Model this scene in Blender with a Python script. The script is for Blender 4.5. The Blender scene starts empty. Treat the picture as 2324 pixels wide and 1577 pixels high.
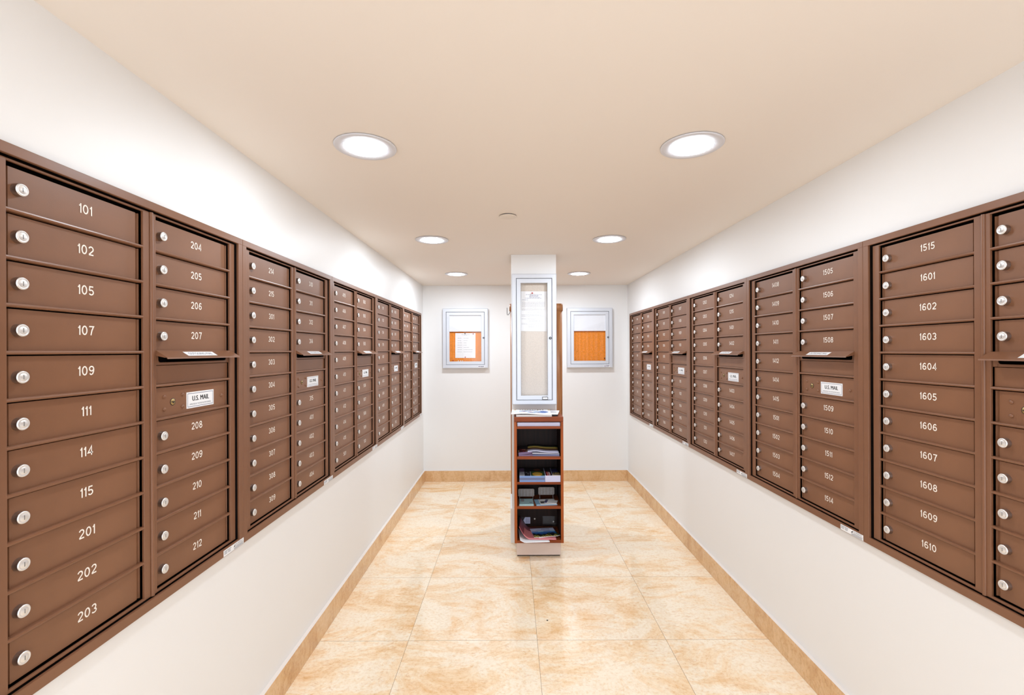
import bpy, bmesh, math, random
from mathutils import Vector, Matrix

random.seed(7)
S = bpy.context.scene
COL = S.collection
PI = math.pi

# ------------------------------------------------------------------ camera
CAM_H = 1.38
cd = bpy.data.cameras.new('camera')
cam = bpy.data.objects.new('camera', cd)
COL.objects.link(cam)
cam.location = (0, 0, CAM_H)
cam.rotation_euler = (PI / 2, 0.0043, 0)
cd.sensor_width = 36.0
cd.lens = 1050.0 / 2324.0 * 36.0
cd.shift_x = 2.0 / 2324.0
cd.shift_y = 7.0 / 2324.0
cd.clip_start = 0.02
S.camera = cam

# ------------------------------------------------------------------ world, exposure
S.view_settings.view_transform = 'Standard'
S.view_settings.look = 'None'
S.view_settings.exposure = 0.93
S.view_settings.gamma = 1.0
S.view_settings.use_curve_mapping = False
W = bpy.data.worlds.new('open_end_fill')  # even ambient fill, added through the open end behind the camera
S.world = W
W.use_nodes = True
bg = W.node_tree.nodes['Background']
bg.inputs[0].default_value = (0.86, 0.92, 1.0, 1)
bg.inputs[1].default_value = 1.6
LAMP_STRENGTH = 62.0
LAMP_COLOR = (0.86, 0.955, 1.05)

# ------------------------------------------------------------------ materials
def s2l(c):
    c = c / 255.0
    return c / 12.92 if c <= 0.04045 else ((c + 0.055) / 1.055) ** 2.4

def rgb(r, g, b):
    return (s2l(r), s2l(g), s2l(b), 1.0)

def mat(name, color, rough=0.5, metal=0.0, spec=0.5, noise=None, bump=None):
    """noise = (scale, amount) slight tone variation ; bump = (scale, strength)"""
    m = bpy.data.materials.new(name)
    m.use_nodes = True
    nt = m.node_tree
    p = nt.nodes['Principled BSDF']
    p.inputs['Base Color'].default_value = color
    p.inputs['Roughness'].default_value = rough
    p.inputs['Metallic'].default_value = metal
    p.inputs['Specular IOR Level'].default_value = spec
    if noise or bump:
        tc = nt.nodes.new('ShaderNodeTexCoord')
    if noise:
        n = nt.nodes.new('ShaderNodeTexNoise')
        n.inputs['Scale'].default_value = noise[0]
        n.inputs['Detail'].default_value = 4
        nt.links.new(tc.outputs['Object'], n.inputs['Vector'])
        r = nt.nodes.new('ShaderNodeValToRGB')
        a = noise[1]
        r.color_ramp.elements[0].position = 0.3
        r.color_ramp.elements[1].position = 0.7
        r.color_ramp.elements[0].color = tuple(max(0, c * (1 - a)) for c in color[:3]) + (1,)
        r.color_ramp.elements[1].color = tuple(min(1, c * (1 + a)) for c in color[:3]) + (1,)
        nt.links.new(n.outputs['Fac'], r.inputs['Fac'])
        nt.links.new(r.outputs['Color'], p.inputs['Base Color'])
    if bump:
        n2 = nt.nodes.new('ShaderNodeTexNoise')
        n2.inputs['Scale'].default_value = bump[0]
        n2.inputs['Detail'].default_value = 3
        nt.links.new(tc.outputs['Object'], n2.inputs['Vector'])
        b = nt.nodes.new('ShaderNodeBump')
        b.inputs['Strength'].default_value = bump[1]
        b.inputs['Distance'].default_value = 0.002
        nt.links.new(n2.outputs['Fac'], b.inputs['Height'])
        nt.links.new(b.outputs['Normal'], p.inputs['Normal'])
    return m

def emit_mat(name, color, strength):
    m = bpy.data.materials.new(name)
    m.use_nodes = True
    nt = m.node_tree
    for n in list(nt.nodes):
        nt.nodes.remove(n)
    e = nt.nodes.new('ShaderNodeEmission')
    e.inputs[0].default_value = tuple(color) + (1,)
    e.inputs[1].default_value = strength
    o = nt.nodes.new('ShaderNodeOutputMaterial')
    nt.links.new(e.outputs[0], o.inputs[0])
    return m

def glass_mat(name, tint=(1, 1, 1), ior=1.45, rough=0.0):
    m = bpy.data.materials.new(name)
    m.use_nodes = True
    nt = m.node_tree
    for n in list(nt.nodes):
        nt.nodes.remove(n)
    t = nt.nodes.new('ShaderNodeBsdfTransparent')
    t.inputs[0].default_value = tuple(tint) + (1,)
    g = nt.nodes.new('ShaderNodeBsdfGlossy')
    g.inputs['Roughness'].default_value = rough
    lw = nt.nodes.new('ShaderNodeLayerWeight')      # same reflectance from both faces of the pane
    lw.inputs[0].default_value = 0.5
    pw = nt.nodes.new('ShaderNodeMath')
    pw.operation = 'POWER'
    nt.links.new(lw.outputs['Facing'], pw.inputs[0])
    pw.inputs[1].default_value = 5.0
    f = nt.nodes.new('ShaderNodeMath')
    f.operation = 'MULTIPLY_ADD'
    f.inputs[1].default_value = 0.8
    f.inputs[2].default_value = ((ior - 1) / (ior + 1)) ** 2
    nt.links.new(pw.outputs[0], f.inputs[0])
    mx = nt.nodes.new('ShaderNodeMixShader')
    o = nt.nodes.new('ShaderNodeOutputMaterial')
    nt.links.new(f.outputs[0], mx.inputs[0])
    nt.links.new(t.outputs[0], mx.inputs[1])
    nt.links.new(g.outputs[0], mx.inputs[2])
    nt.links.new(mx.outputs[0], o.inputs[0])
    return m

def wood_mat(name, c1, c2, rough=0.4, axis='Z', scale=1.0):
    m = bpy.data.materials.new(name)
    m.use_nodes = True
    nt = m.node_tree
    p = nt.nodes['Principled BSDF']
    p.inputs['Roughness'].default_value = rough
    p.inputs['Specular IOR Level'].default_value = 0.22
    tc = nt.nodes.new('ShaderNodeTexCoord')
    mp = nt.nodes.new('ShaderNodeMapping')
    sc = {'X': (1.5, 30, 30), 'Z': (30, 30, 1.5)}[axis]
    mp.inputs['Scale'].default_value = tuple(v * scale for v in sc)
    n = nt.nodes.new('ShaderNodeTexNoise')
    n.inputs['Scale'].default_value = 2.0
    n.inputs['Detail'].default_value = 6
    n.inputs['Distortion'].default_value = 0.6
    r = nt.nodes.new('ShaderNodeValToRGB')
    r.color_ramp.elements[0].position = 0.3
    r.color_ramp.elements[1].position = 0.72
    r.color_ramp.elements[0].color = c1
    r.color_ramp.elements[1].color = c2
    nt.links.new(tc.outputs['Object'], mp.inputs[0])
    nt.links.new(mp.outputs[0], n.inputs['Vector'])
    nt.links.new(n.outputs['Fac'], r.inputs['Fac'])
    nt.links.new(r.outputs['Color'], p.inputs['Base Color'])
    return m

TILE, TX0, TY0 = 0.6135, 0.1185, 2.204

def stone_mat(name, light, mid, tan, dark, tiles=True, rough=0.09, vein=0.5, vert=False):
    m = bpy.data.materials.new(name)
    m.use_nodes = True
    nt = m.node_tree
    N, L = nt.nodes.new, nt.links.new
    p = nt.nodes['Principled BSDF']
    p.inputs['Roughness'].default_value = rough
    p.inputs['Specular IOR Level'].default_value = 0.5
    tc = N('ShaderNodeTexCoord')
    sep = N('ShaderNodeSeparateXYZ')
    L(tc.outputs['Object'], sep.inputs[0])
    def math_(op, a, b=None):
        n = N('ShaderNodeMath')
        n.operation = op
        for i, v in enumerate((a, b)):
            if v is None:
                continue
            if isinstance(v, (int, float)):
                n.inputs[i].default_value = v
            else:
                L(v, n.inputs[i])
        return n.outputs[0]
    vec = tc.outputs['Object']
    if tiles:
        u = math_('DIVIDE', math_('SUBTRACT', sep.outputs[0], TX0), TILE)
        v = math_('DIVIDE', math_('SUBTRACT', sep.outputs[1], TY0), TILE)
        fu, fv = math_('FLOOR', u), math_('FLOOR', v)
        cmb = N('ShaderNodeCombineXYZ')
        L(fu, cmb.inputs[0]); L(fv, cmb.inputs[1])
        wn = N('ShaderNodeTexWhiteNoise')
        L(cmb.outputs[0], wn.inputs[0])
        off = N('ShaderNodeVectorMath'); off.operation = 'MULTIPLY_ADD'
        L(wn.outputs['Color'], off.inputs[0])
        off.inputs[1].default_value = (17, 23, 11)
        L(tc.outputs['Object'], off.inputs[2])
        vec = off.outputs[0]
    mp = N('ShaderNodeMapping')
    mp.inputs['Scale'].default_value = (4.5, 4.5, 2.6) if vert else (1.6, 3.0, 3.0)
    mp.inputs['Rotation'].default_value = (0, 0, 0 if vert else 0.12)
    L(vec, mp.inputs[0])
    n1 = N('ShaderNodeTexNoise')
    n1.inputs['Scale'].default_value = 1.5
    n1.inputs['Detail'].default_value = 12
    n1.inputs['Roughness'].default_value = 0.74
    n1.inputs['Distortion'].default_value = 0.7
    L(mp.outputs[0], n1.inputs['Vector'])
    r1 = N('ShaderNodeValToRGB')
    e = r1.color_ramp.elements
    e[0].position, e[0].color = 0.40, light
    e[1].position, e[1].color = 0.66, tan
    x = e.new(0.53); x.color = mid
    x = e.new(0.46); x.color = light
    L(n1.outputs['Fac'], r1.inputs['Fac'])
    # finer mottling and veins
    n2 = N('ShaderNodeTexNoise')
    n2.inputs['Scale'].default_value = 13
    n2.inputs['Detail'].default_value = 8
    n2.inputs['Roughness'].default_value = 0.78
    n2.inputs['Distortion'].default_value = 1.6
    L(mp.outputs[0], n2.inputs['Vector'])
    r2 = N('ShaderNodeValToRGB')
    e = r2.color_ramp.elements
    e[0].position, e[0].color = 0.53, (0, 0, 0, 1)
    e[1].position, e[1].color = 0.70, (1, 1, 1, 1)
    L(n2.outputs['Fac'], r2.inputs['Fac'])
    mx = N('ShaderNodeMix'); mx.data_type = 'RGBA'
    mf = math_('MULTIPLY', r2.outputs['Color'], vein)
    L(mf, mx.inputs[0])
    L(r1.outputs['Color'], mx.inputs[6])
    mx.inputs[7].default_value = dark
    out = mx.outputs[2]
    # pale clouds
    n3 = N('ShaderNodeTexNoise')
    n3.inputs['Scale'].default_value = 3.1
    n3.inputs['Detail'].default_value = 10
    n3.inputs['Roughness'].default_value = 0.66
    n3.inputs['Distortion'].default_value = 0.8
    L(mp.outputs[0], n3.inputs['Vector'])
    r3 = N('ShaderNodeValToRGB')
    e = r3.color_ramp.elements
    e[0].position, e[0].color = 0.57, (0, 0, 0, 1)
    e[1].position, e[1].color = 0.63, (0.8, 0.8, 0.8, 1)
    L(n3.outputs['Fac'], r3.inputs['Fac'])
    mx3 = N('ShaderNodeMix'); mx3.data_type = 'RGBA'
    L(r3.outputs['Color'], mx3.inputs[0])
    L(out, mx3.inputs[6])
    mx3.inputs[7].default_value = light
    out = mx3.outputs[2]
    # fine mineral grain
    n4 = N('ShaderNodeTexNoise')
    n4.inputs['Scale'].default_value = 70
    n4.inputs['Detail'].default_value = 7
    n4.inputs['Roughness'].default_value = 0.7
    L(vec, n4.inputs['Vector'])
    r4 = N('ShaderNodeValToRGB')
    e = r4.color_ramp.elements
    e[0].position, e[0].color = 0.36, (0.93, 0.84, 0.71, 1)
    e[1].position, e[1].color = 0.62, (1.03, 1.03, 1.03, 1)
    x = e.new(0.47); x.color = (0.99, 0.975, 0.95, 1)
    L(n4.outputs['Fac'], r4.inputs['Fac'])
    mx4 = N('ShaderNodeMix'); mx4.data_type = 'RGBA'; mx4.blend_type = 'MULTIPLY'
    mx4.inputs[0].default_value = 1.0
    L(out, mx4.inputs[6])
    L(r4.outputs['Color'], mx4.inputs[7])
    out = mx4.outputs[2]
    if tiles:
        def line(uu):
            fr = math_('FRACT', uu)
            d = math_('MINIMUM', fr, math_('SUBTRACT', 1.0, fr))
            return math_('LESS_THAN', d, 0.0012)
        g = math_('MAXIMUM', line(u), line(v))
        mx2 = N('ShaderNodeMix'); mx2.data_type = 'RGBA'
        L(g, mx2.inputs[0])
        L(out, mx2.inputs[6])
        mx2.inputs[7].default_value = rgb(150, 118, 88)
        out = mx2.outputs[2]
    L(out, p.inputs['Base Color'])
    return m

M = {}
M['wall'] = mat('white_wall_paint', rgb(240, 239, 238), 0.45, noise=(1.2, 0.01), bump=(160, 0.04))
M['ceiling'] = mat('cream_ceiling_paint', rgb(243, 233, 223), 0.7, bump=(160, 0.04))
M['floor'] = stone_mat('polished_marble_tiles', rgb(252, 238, 216), rgb(249, 224, 190), rgb(236, 192, 140), rgb(210, 148, 88))
M['base'] = stone_mat('tan_marble_skirting', rgb(229, 192, 148), rgb(222, 181, 134), rgb(204, 157, 108), rgb(150, 98, 55), tiles=False, rough=0.2, vein=0.5, vert=True)
M['ledge'] = mat('painted_ledge', rgb(234, 224, 216), 0.5)
M['brown'] = mat('bronze_powder_coat', rgb(127, 86, 61), 0.33, 0.0, 0.5, noise=(9, 0.06), bump=(700, 0.05))
M['brown_door'] = mat('bronze_door_coat', rgb(129, 88, 62), 0.38, 0.0, 0.5, noise=(7, 0.08), bump=(700, 0.06))
M['housing'] = mat('shade_dark_housing', rgb(38, 26, 22), 0.7)  # housing colour darkened so the gaps around the doors read as shade
M['nickel'] = mat('satin_nickel', rgb(232, 230, 228), 0.32, 0.55, 0.5)
M['barrel_shade'] = mat('nickel_shaded_side', rgb(176, 166, 160), 0.3, 0.95, 0.5)  # darker nickel copy, shade painted into the sides of the locks
M['brass'] = mat('aged_brass', rgb(190, 165, 110), 0.35, 0.9)
M['black'] = mat('black_print', rgb(22, 22, 26), 0.6)
M['ink'] = mat('grey_print', rgb(128, 130, 140), 0.7)
M['slotgrey'] = mat('grey_key_slot', rgb(120, 118, 116), 0.5)
M['white'] = mat('white_label', rgb(243, 244, 246), 0.5)
M['number'] = mat('white_number_paint', rgb(246, 238, 228), 0.45)
M['paper'] = mat('white_paper', rgb(242, 242, 244), 0.6, noise=(30, 0.01))
M['alum'] = mat('satin_aluminium', rgb(214, 218, 226), 0.38, 0.25, 0.5)
M['alum_dark'] = mat('dark_gap_rubber', rgb(70, 72, 80), 0.6)
M['cork'] = mat('orange_cork', rgb(234, 138, 36), 0.8, noise=(120, 0.16), bump=(220, 0.3))
M['linen'] = mat('grey_linen_board', rgb(214, 202, 190), 0.85, noise=(160, 0.10), bump=(400, 0.3))
M['header'] = mat('white_header_panel', rgb(236, 238, 244), 0.35)
M['glass'] = glass_mat('clear_glass')
M['acrylic'] = glass_mat('clear_acrylic', (0.95, 0.95, 0.96), 1.2, 0.08)
M['wood'] = wood_mat('cherry_veneer', rgb(116, 52, 20), rgb(160, 80, 36), 0.35, 'X')
M['wood_v'] = wood_mat('cherry_veneer_upright', rgb(140, 66, 24), rgb(184, 98, 44), 0.35, 'Z')
M['wood_back_shade'] = wood_mat('dark_back_and_shade', rgb(26, 13, 11), rgb(44, 24, 18), 0.5, 'Z')  # dark back panel; also paints the shade of the shelf linings
M['oak'] = wood_mat('oak_panel', rgb(146, 92, 56), rgb(196, 140, 94), 0.4, 'Z')
M['plinth'] = mat('beige_laminate', rgb(219, 200, 190), 0.35)
M['red'] = mat('red_plastic', rgb(196, 26, 34), 0.35)
M['pinwhite'] = mat('white_plastic', rgb(240, 236, 228), 0.35)
M['wire'] = mat('dark_wire', rgb(64, 54, 54), 0.4, 0.6)
M['ring'] = mat('white_lamp_ring', rgb(222, 222, 228), 0.4)
ROW_GAIN = {1.56: 0.85, 2.87: 1.25, 4.15: 1.75, 0.26: 0.42}
for _y, _g in ROW_GAIN.items():
    M['lens%g' % _y] = emit_mat('lit_lamp_lens', LAMP_COLOR, LAMP_STRENGTH * _g)
M['disc'] = mat('cream_disc', rgb(234, 222, 208), 0.5)
for k, c in dict(pblue=(120, 150, 205), plav=(205, 208, 238), pdark=(34, 28, 36), pyellow=(222, 190, 96), pbrown=(120, 72, 44),
                 pwine=(110, 34, 44), ppurple=(126, 104, 142), pgreen=(52, 86, 48), pgold=(224, 170, 60), psilver=(188, 188, 200),
                 pink=(226, 138, 142), rose=(150, 76, 88), psky=(150, 196, 226), pdeep=(36, 96, 176), ptan=(206, 182, 140),
                 pnavy=(48, 48, 104), pteal=(176, 214, 220), pgrey=(150, 150, 158), pslate=(104, 112, 150)).items():
    M[k] = mat('print_' + k[1:], rgb(*c), 0.4)
M['panelgrey'] = mat('grey_card_panel', rgb(158, 150, 146), 0.5, noise=(60, 0.1))

# ------------------------------------------------------------------ mesh helpers
class MB:
    """collects faces in a bmesh; mats = list of material keys"""
    def __init__(self, *mats):
        self.bm = bmesh.new()
        self.mats = list(mats) or ['white']
    def mi(self, k):
        if k is None:
            return 0
        if k not in self.mats:
            self.mats.append(k)
        return self.mats.index(k)
    def face(self, pts, m=None):
        vs = [self.bm.verts.new(p) for p in pts]
        f = self.bm.faces.new(vs)
        f.material_index = self.mi(m)
        return f
    def box(self, x0, x1, y0, y1, z0, z1, m=None, bevel=0.0, seg=2):
        b = bmesh.new()
        r = bmesh.ops.create_cube(b, size=1.0)
        for v in b.verts:
            v.co = Vector(((x0 + x1) / 2 + v.co.x * (x1 - x0), (y0 + y1) / 2 + v.co.y * (y1 - y0), (z0 + z1) / 2 + v.co.z * (z1 - z0)))
        if bevel:
            bmesh.ops.bevel(b, geom=list(b.edges), offset=bevel, segments=seg, profile=0.5, affect='EDGES')
        self.merge(b, m)
    def merge(self, b, m=None, mtx=None):
        i = self.mi(m)
        vm = {}
        for v in b.verts:
            vm[v] = self.bm.verts.new(mtx @ v.co if mtx else v.co)
        for f in b.faces:
            nf = self.bm.faces.new([vm[v] for v in f.verts])
            nf.material_index = i
            nf.smooth = f.smooth
        b.free()
    def prism(self, poly, axis, a0, a1, m=None, smooth=False):
        """poly = list of 2-D points; axis 'x': poly is (y,z); 'y': (x,z); 'z': (x,y)"""
        def P(p, a):
            if axis == 'x':
                return (a, p[0], p[1])
            if axis == 'y':
                return (p[0], a, p[1])
            return (p[0], p[1], a)
        n = len(poly)
        A = [self.bm.verts.new(P(p, a0)) for p in poly]
        B = [self.bm.verts.new(P(p, a1)) for p in poly]
        i = self.mi(m)
        fs = []
        for k in range(n):
            f = self.bm.faces.new([A[k], A[(k + 1) % n], B[(k + 1) % n], B[k]])
            f.smooth = smooth
            fs.append(f)
        fs.append(self.bm.faces.new(list(reversed(A))))
        fs.append(self.bm.faces.new(B))
        for f in fs:
            f.material_index = i
    def lathe(self, prof, origin, axis='z', n=32, m=None, smooth=True):
        """prof = [(r, h)...] revolved about the axis through origin"""
        o = Vector(origin)
        rings = []
        for r, h in prof:
            ring = []
            for k in range(n):
                a = 2 * PI * k / n
                c, s = r * math.cos(a), r * math.sin(a)
                v = {'z': Vector((c, s, h)), 'y': Vector((c, h, s)), 'x': Vector((h, c, s))}[axis]
                ring.append(self.bm.verts.new(o + v) if r > 1e-7 or k == 0 else ring[0])
            rings.append(ring)
        i = self.mi(m)
        for A, B in zip(rings, rings[1:]):
            for k in range(n):
                q = [A[k], A[(k + 1) % n], B[(k + 1) % n], B[k]]
                u = []
                for v in q:
                    if v not in u:
                        u.append(v)
                if len(u) > 2:
                    f = self.bm.faces.new(u)
                    f.material_index = i
                    f.smooth = smooth
    def tube(self, pts, r, n=8, m=None):
        pts = [Vector(p) for p in pts]
        rings = []
        for k, p in enumerate(pts):
            d = (pts[min(k + 1, len(pts) - 1)] - pts[max(k - 1, 0)]).normalized()
            up = Vector((0, 0, 1)) if abs(d.z) < 0.9 else Vector((1, 0, 0))
            a = d.cross(up).normalized()
            b = d.cross(a)
            rings.append([self.bm.verts.new(p + a * r * math.cos(2 * PI * j / n) + b * r * math.sin(2 * PI * j / n)) for j in range(n)])
        i = self.mi(m)
        for A, B in zip(rings, rings[1:]):
            for j in range(n):
                f = self.bm.faces.new([A[j], A[(j + 1) % n], B[(j + 1) % n], B[j]])
                f.material_index = i
                f.smooth = True
        for R in (rings[0], rings[-1]):
            f = self.bm.faces.new(R)
            f.material_index = i
    def ribbon(self, pts, w, place, m=None, closed=False):
        """flat stroke of width w along 2-D points; place maps (x,z) to 3-D"""
        P = [Vector(p) for p in pts]
        n = len(P)
        Lf, Rt = [], []
        for k in range(n):
            if closed:
                a, b = P[k - 1], P[(k + 1) % n]
                d1, d2 = (P[k] - a).normalized(), (b - P[k]).normalized()
            else:
                d1 = (P[k] - P[k - 1]).normalized() if k else (P[1] - P[0]).normalized()
                d2 = (P[k + 1] - P[k]).normalized() if k < n - 1 else d1
            t = (d1 + d2)
            t = t.normalized() if t.length > 1e-6 else d1
            nr = Vector((-t.y, t.x))
            c = max(0.5, nr.dot(Vector((-d1.y, d1.x))))
            Lf.append(self.bm.verts.new(place(*(P[k] + nr * (w / 2 / c)))))
            Rt.append(self.bm.verts.new(place(*(P[k] - nr * (w / 2 / c)))))
        i = self.mi(m)
        for k in range(n if closed else n - 1):
            j = (k + 1) % n
            f = self.bm.faces.new([Rt[k], Rt[j], Lf[j], Lf[k]])
            f.material_index = i
    def mesh(self, name, recalc=True):
        if recalc:
            bmesh.ops.recalc_face_normals(self.bm, faces=self.bm.faces[:])
        me = bpy.data.meshes.new(name)
        self.bm.to_mesh(me)
        self.bm.free()
        for k in self.mats:
            me.materials.append(M[k])
        return me
    def build(self, name, parent=None, loc=None, recalc=True):
        return link(name, self.mesh(name, recalc), parent, loc)

def link(name, me, parent=None, loc=None):
    o = bpy.data.objects.new(name, me)
    COL.objects.link(o)
    if parent:
        o.parent = parent
    if loc:
        o.location = loc
    return o

def tag(o, label, cat, group=None):
    o['label'] = label
    o['category'] = cat
    if group:
        o['group'] = group
    return o

def thing(name, label, cat, loc=(0, 0, 0), rz=0.0, group=None):
    o = bpy.data.objects.new(name, None)
    COL.objects.link(o)
    o.empty_display_size = 0.05
    o.location = loc
    o.rotation_euler = (0, 0, rz)
    return tag(o, label, cat, group)

def struct(name, mb):
    o = mb.build(name)
    o['kind'] = 'structure'
    return o

_txt = {}
def text_mesh(body, size, align='CENTER', bold=0.0):
    key = (body, size, align, bold)
    if key not in _txt:
        cu = bpy.data.curves.new('lettering', 'FONT')
        cu.body = body
        cu.size = size
        cu.align_x = align
        cu.align_y = 'CENTER'
        cu.offset = bold
        cu.resolution_u = 3
        o = bpy.data.objects.new('lettering', cu)
        COL.objects.link(o)
        dg = bpy.context.evaluated_depsgraph_get()
        dg.update()
        me = bpy.data.meshes.new_from_object(o.evaluated_get(dg))
        bpy.data.objects.remove(o)
        _txt[key] = me
    return _txt[key]

def add_text(mb, body, size, place, m='black', bold=0.0, sx=1.0, align='CENTER'):
    me = text_mesh(body, size, align, bold)
    vs = [mb.bm.verts.new(place(v.co.x * sx, v.co.y)) for v in me.vertices]
    i = mb.mi(m)
    for p in me.polygons:
        try:
            f = mb.bm.faces.new([vs[k] for k in p.vertices])
            f.material_index = i
        except ValueError:
            pass

# ------------------------------------------------------------------ room
XL, XR = -0.932, 1.234          # wall faces
YB, YN = 4.897, -1.3            # back wall face, open end behind the camera
HC = CAM_H + 0.69               # ceiling
T = 0.32
UNIT_W, UNIT_H, PITCH = 0.7906, 1.040, 0.0889
TRIM_L, TRIM_R = -0.918, 1.218
SEAM_L, SEAM_R = 0.794, 0.811
NU = 5
VB_L, VB_R = CAM_H - 0.655, CAM_H - 0.667   # bottoms of the two banks

mb = MB('floor'); mb.box(XL - T, XR + T, YN, YB + 0.1, -0.1, 0); struct('floor', mb)
mb = MB('ceiling'); mb.box(XL - T, XR + T, YN, YB + 0.1, HC, HC + 0.1); struct('ceiling', mb)
mb = MB('wall'); mb.box(XL - T, XR + T, YB, YB + 0.1, 0, HC); struct('wall_back', mb)

def side_wall(name, x0, x1, y0, y1, z0, z1):
    m_ = MB('wall')
    m_.box(x0, x1, YN, YB, 0, z0)
    m_.box(x0, x1, YN, YB, z1, HC)
    m_.box(x0, x1, YN, y0, z0, z1)
    m_.box(x0, x1, y1, YB, z0, z1)
    return struct(name, m_)
e = 0.0008
side_wall('wall_left', XL - T, XL, SEAM_L - e, SEAM_L + NU * UNIT_W + e, VB_L - e, VB_L + UNIT_H + e)
side_wall('wall_right', XR, XR + T, SEAM_R - e, SEAM_R + NU * UNIT_W + e, VB_R - e, VB_R + UNIT_H + e)

BH, BT = 0.114, 0.016
def baseboard(name, x0, x1, y0, y1):
    m_ = MB('base')
    m_.box(x0, x1, y0, y1, 0.0, BH, 'base', bevel=0.0012, seg=1)
    m_.box(x0, x1, y0, y1, BH, BH + 0.0012, 'ledge', bevel=0.0004, seg=1)
    return struct(name, m_)
baseboard('baseboard_left', XL, XL + BT, YN, YB - BT)
baseboard('baseboard_right', XR - BT, XR, YN, YB - BT)
baseboard('baseboard_back', XL, XR, YB - BT, YB)

# ------------------------------------------------------------------ downlights
ring_me = None
def downlight(x, y, label):
    global ring_me
    t = thing('recessed_downlight', label, 'ceiling light', (x, y, HC), 0, 'recessed downlights in two rows along the ceiling')
    if ring_me is None:
        m_ = MB('ring')
        m_.lathe([(0.094, 0.0), (0.094, -0.0022), (0.102, -0.0026), (0.102, -0.004), (0.100, -0.0052), (0.096, -0.0056), (0.070, -0.0056), (0.069, -0.004)], (0, 0, 0), n=64)
        ring_me = m_.mesh('trim_ring')
    link('trim_ring', ring_me, t)
    m_ = MB('lens%g' % y)
    m_.lathe([(0.0, -0.0057), (0.035, -0.0057), (0.0695, -0.0054)], (0, 0, 0), n=48)
    m_.build('lamp_lens', t)
LXL, LXR = -0.488, 0.612
for y, where in ((1.56, 'nearest and largest'), (2.87, 'middle'), (4.15, 'farthest, nearest the back wall,'), (0.26, 'just overhead of the viewpoint')):
    for x, side in ((LXL, 'left'), (LXR, 'right')):
        downlight(x, y, 'lit round white downlight, ' + where + ' in the ' + side + ' ceiling row')

m_ = MB('disc', 'alum_dark')
m_.lathe([(0.0, -0.008), (0.040, -0.008), (0.044, -0.0068), (0.044, -0.005), (0.0, -0.005)], (0, 0, 0), n=40)
t = thing('sprinkler_cover', 'small round cream cover plate on the ceiling midway between the two light rows', 'ceiling plate', (-0.014, 2.364, HC))
m_.build('cover_plate', t)
m_ = MB('alum_dark'); m_.lathe([(0.036, -0.005), (0.036, 0.0)], (0, 0, 0), n=32); m_.build('collar', t)

# ------------------------------------------------------------------ mailbox units
# local frame: x along the wall (left to right facing it), y into the wall, z up from the bottom of the trim
OP_W = 0.317
OPEN = ((0.0575, 0.3745), (0.4161, 0.7331))
V0 = 0.0328                       # bottom of the lowest door opening
V1 = V0 + 11 * PITCH
Y_LIP, Y_DOOR = 0.0100, 0.0205

DIG = {}
def arc(cx, cz, rx, rz, a0, a1, n=14):
    return [(cx + rx * math.cos(math.radians(a0 + (a1 - a0) * k / n)), cz + rz * math.sin(math.radians(a0 + (a1 - a0) * k / n))) for k in range(n + 1)]
def make_digits():
    t = 0.07
    DIG['0'] = (0.64, [(arc(0.32, 0.5, 0.25, 0.43, 0, 360, 28)[:-1], True)])
    DIG['1'] = (0.27, [([(0.02, 0.74), (0.12, 0.79), (0.19, 0.93)], False), ([(0.19, 1.0), (0.19, 0.0)], False)])
    DIG['2'] = (0.62, [(arc(0.31, 0.68, 0.24, 0.25, 165, -40, 16) + [(0.07, t + 0.02)], False), ([(0.04, t), (0.58, t)], False)])
    DIG['3'] = (0.62, [(arc(0.29, 0.70, 0.22, 0.23, 155, -90, 16), False), (arc(0.29, 0.27, 0.25, 0.20, 90, -155, 16), False)])
    DIG['4'] = (0.64, [([(0.46, 0.0), (0.46, 0.97), (0.06, 0.28), (0.62, 0.28)], False)])
    DIG['5'] = (0.62, [([(0.54, 0.93), (0.14, 0.93), (0.09, 0.50)], False), (arc(0.29, 0.32, 0.25, 0.25, 140, -150, 18), False)])
    DIG['6'] = (0.63, [(arc(0.32, 0.31, 0.24, 0.24, 0, 360, 24)[:-1], True), ([(0.08, 0.33), (0.10, 0.60), (0.18, 0.82), (0.32, 0.93), (0.44, 0.92), (0.53, 0.80)], False)])
    DIG['7'] = (0.60, [([(0.04, 0.93), (0.55, 0.93), (0.36, 0.52), (0.24, 0.0)], False)])
    DIG['8'] = (0.63, [(arc(0.315, 0.72, 0.20, 0.21, 0, 360, 20)[:-1], True), (arc(0.315, 0.28, 0.25, 0.22, 0, 360, 22)[:-1], True)])
    DIG['9'] = (0.63, [(arc(0.31, 0.69, 0.24, 0.24, 0, 360, 24)[:-1], True), ([(0.55, 0.67), (0.53, 0.40), (0.45, 0.18), (0.31, 0.07), (0.19, 0.08), (0.10, 0.20)], False)])
make_digits()

def number_mesh(txt, h=0.0208, gap=0.15, sx=1.02):
    w = sum(DIG[c][0] for c in txt) + gap * (len(txt) - 1)
    m_ = MB('number')
    x = -w / 2
    for c in txt:
        dw, paths = DIG[c]
        for q, (pts, closed) in enumerate(paths):
            m_.ribbon([((x + p[0]) * h * sx, (p[1] - 0.5) * h) for p in pts], 0.140 * h, lambda a, b: (a, -0.0004 - 0.00025 * q, b), closed=closed)
        x += dw + gap
    return m_.mesh('door_number', recalc=False)

def door_mesh(h):
    """panel with a groove down each side; origin lower left of its opening at the door face"""
    w0, w1 = 0.0018, OP_W - 0.0018
    z0, z1 = 0.0034, h - 0.0066
    prof = [(w0, 0.008), (w0, 0.0), (w0 + 0.0022, 0.0), (w0 + 0.0034, 0.0035), (w0 + 0.009, 0.0035), (w0 + 0.0102, 0.0), ]
    prof += [(w1 - (p[0] - w0), p[1]) for p in reversed(prof)]
    m_ = MB('brown_door')
    m_.prism(prof, 'z', z0, z1)
    return m_.mesh('compartment_door')
DOOR = door_mesh(PITCH)

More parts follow.
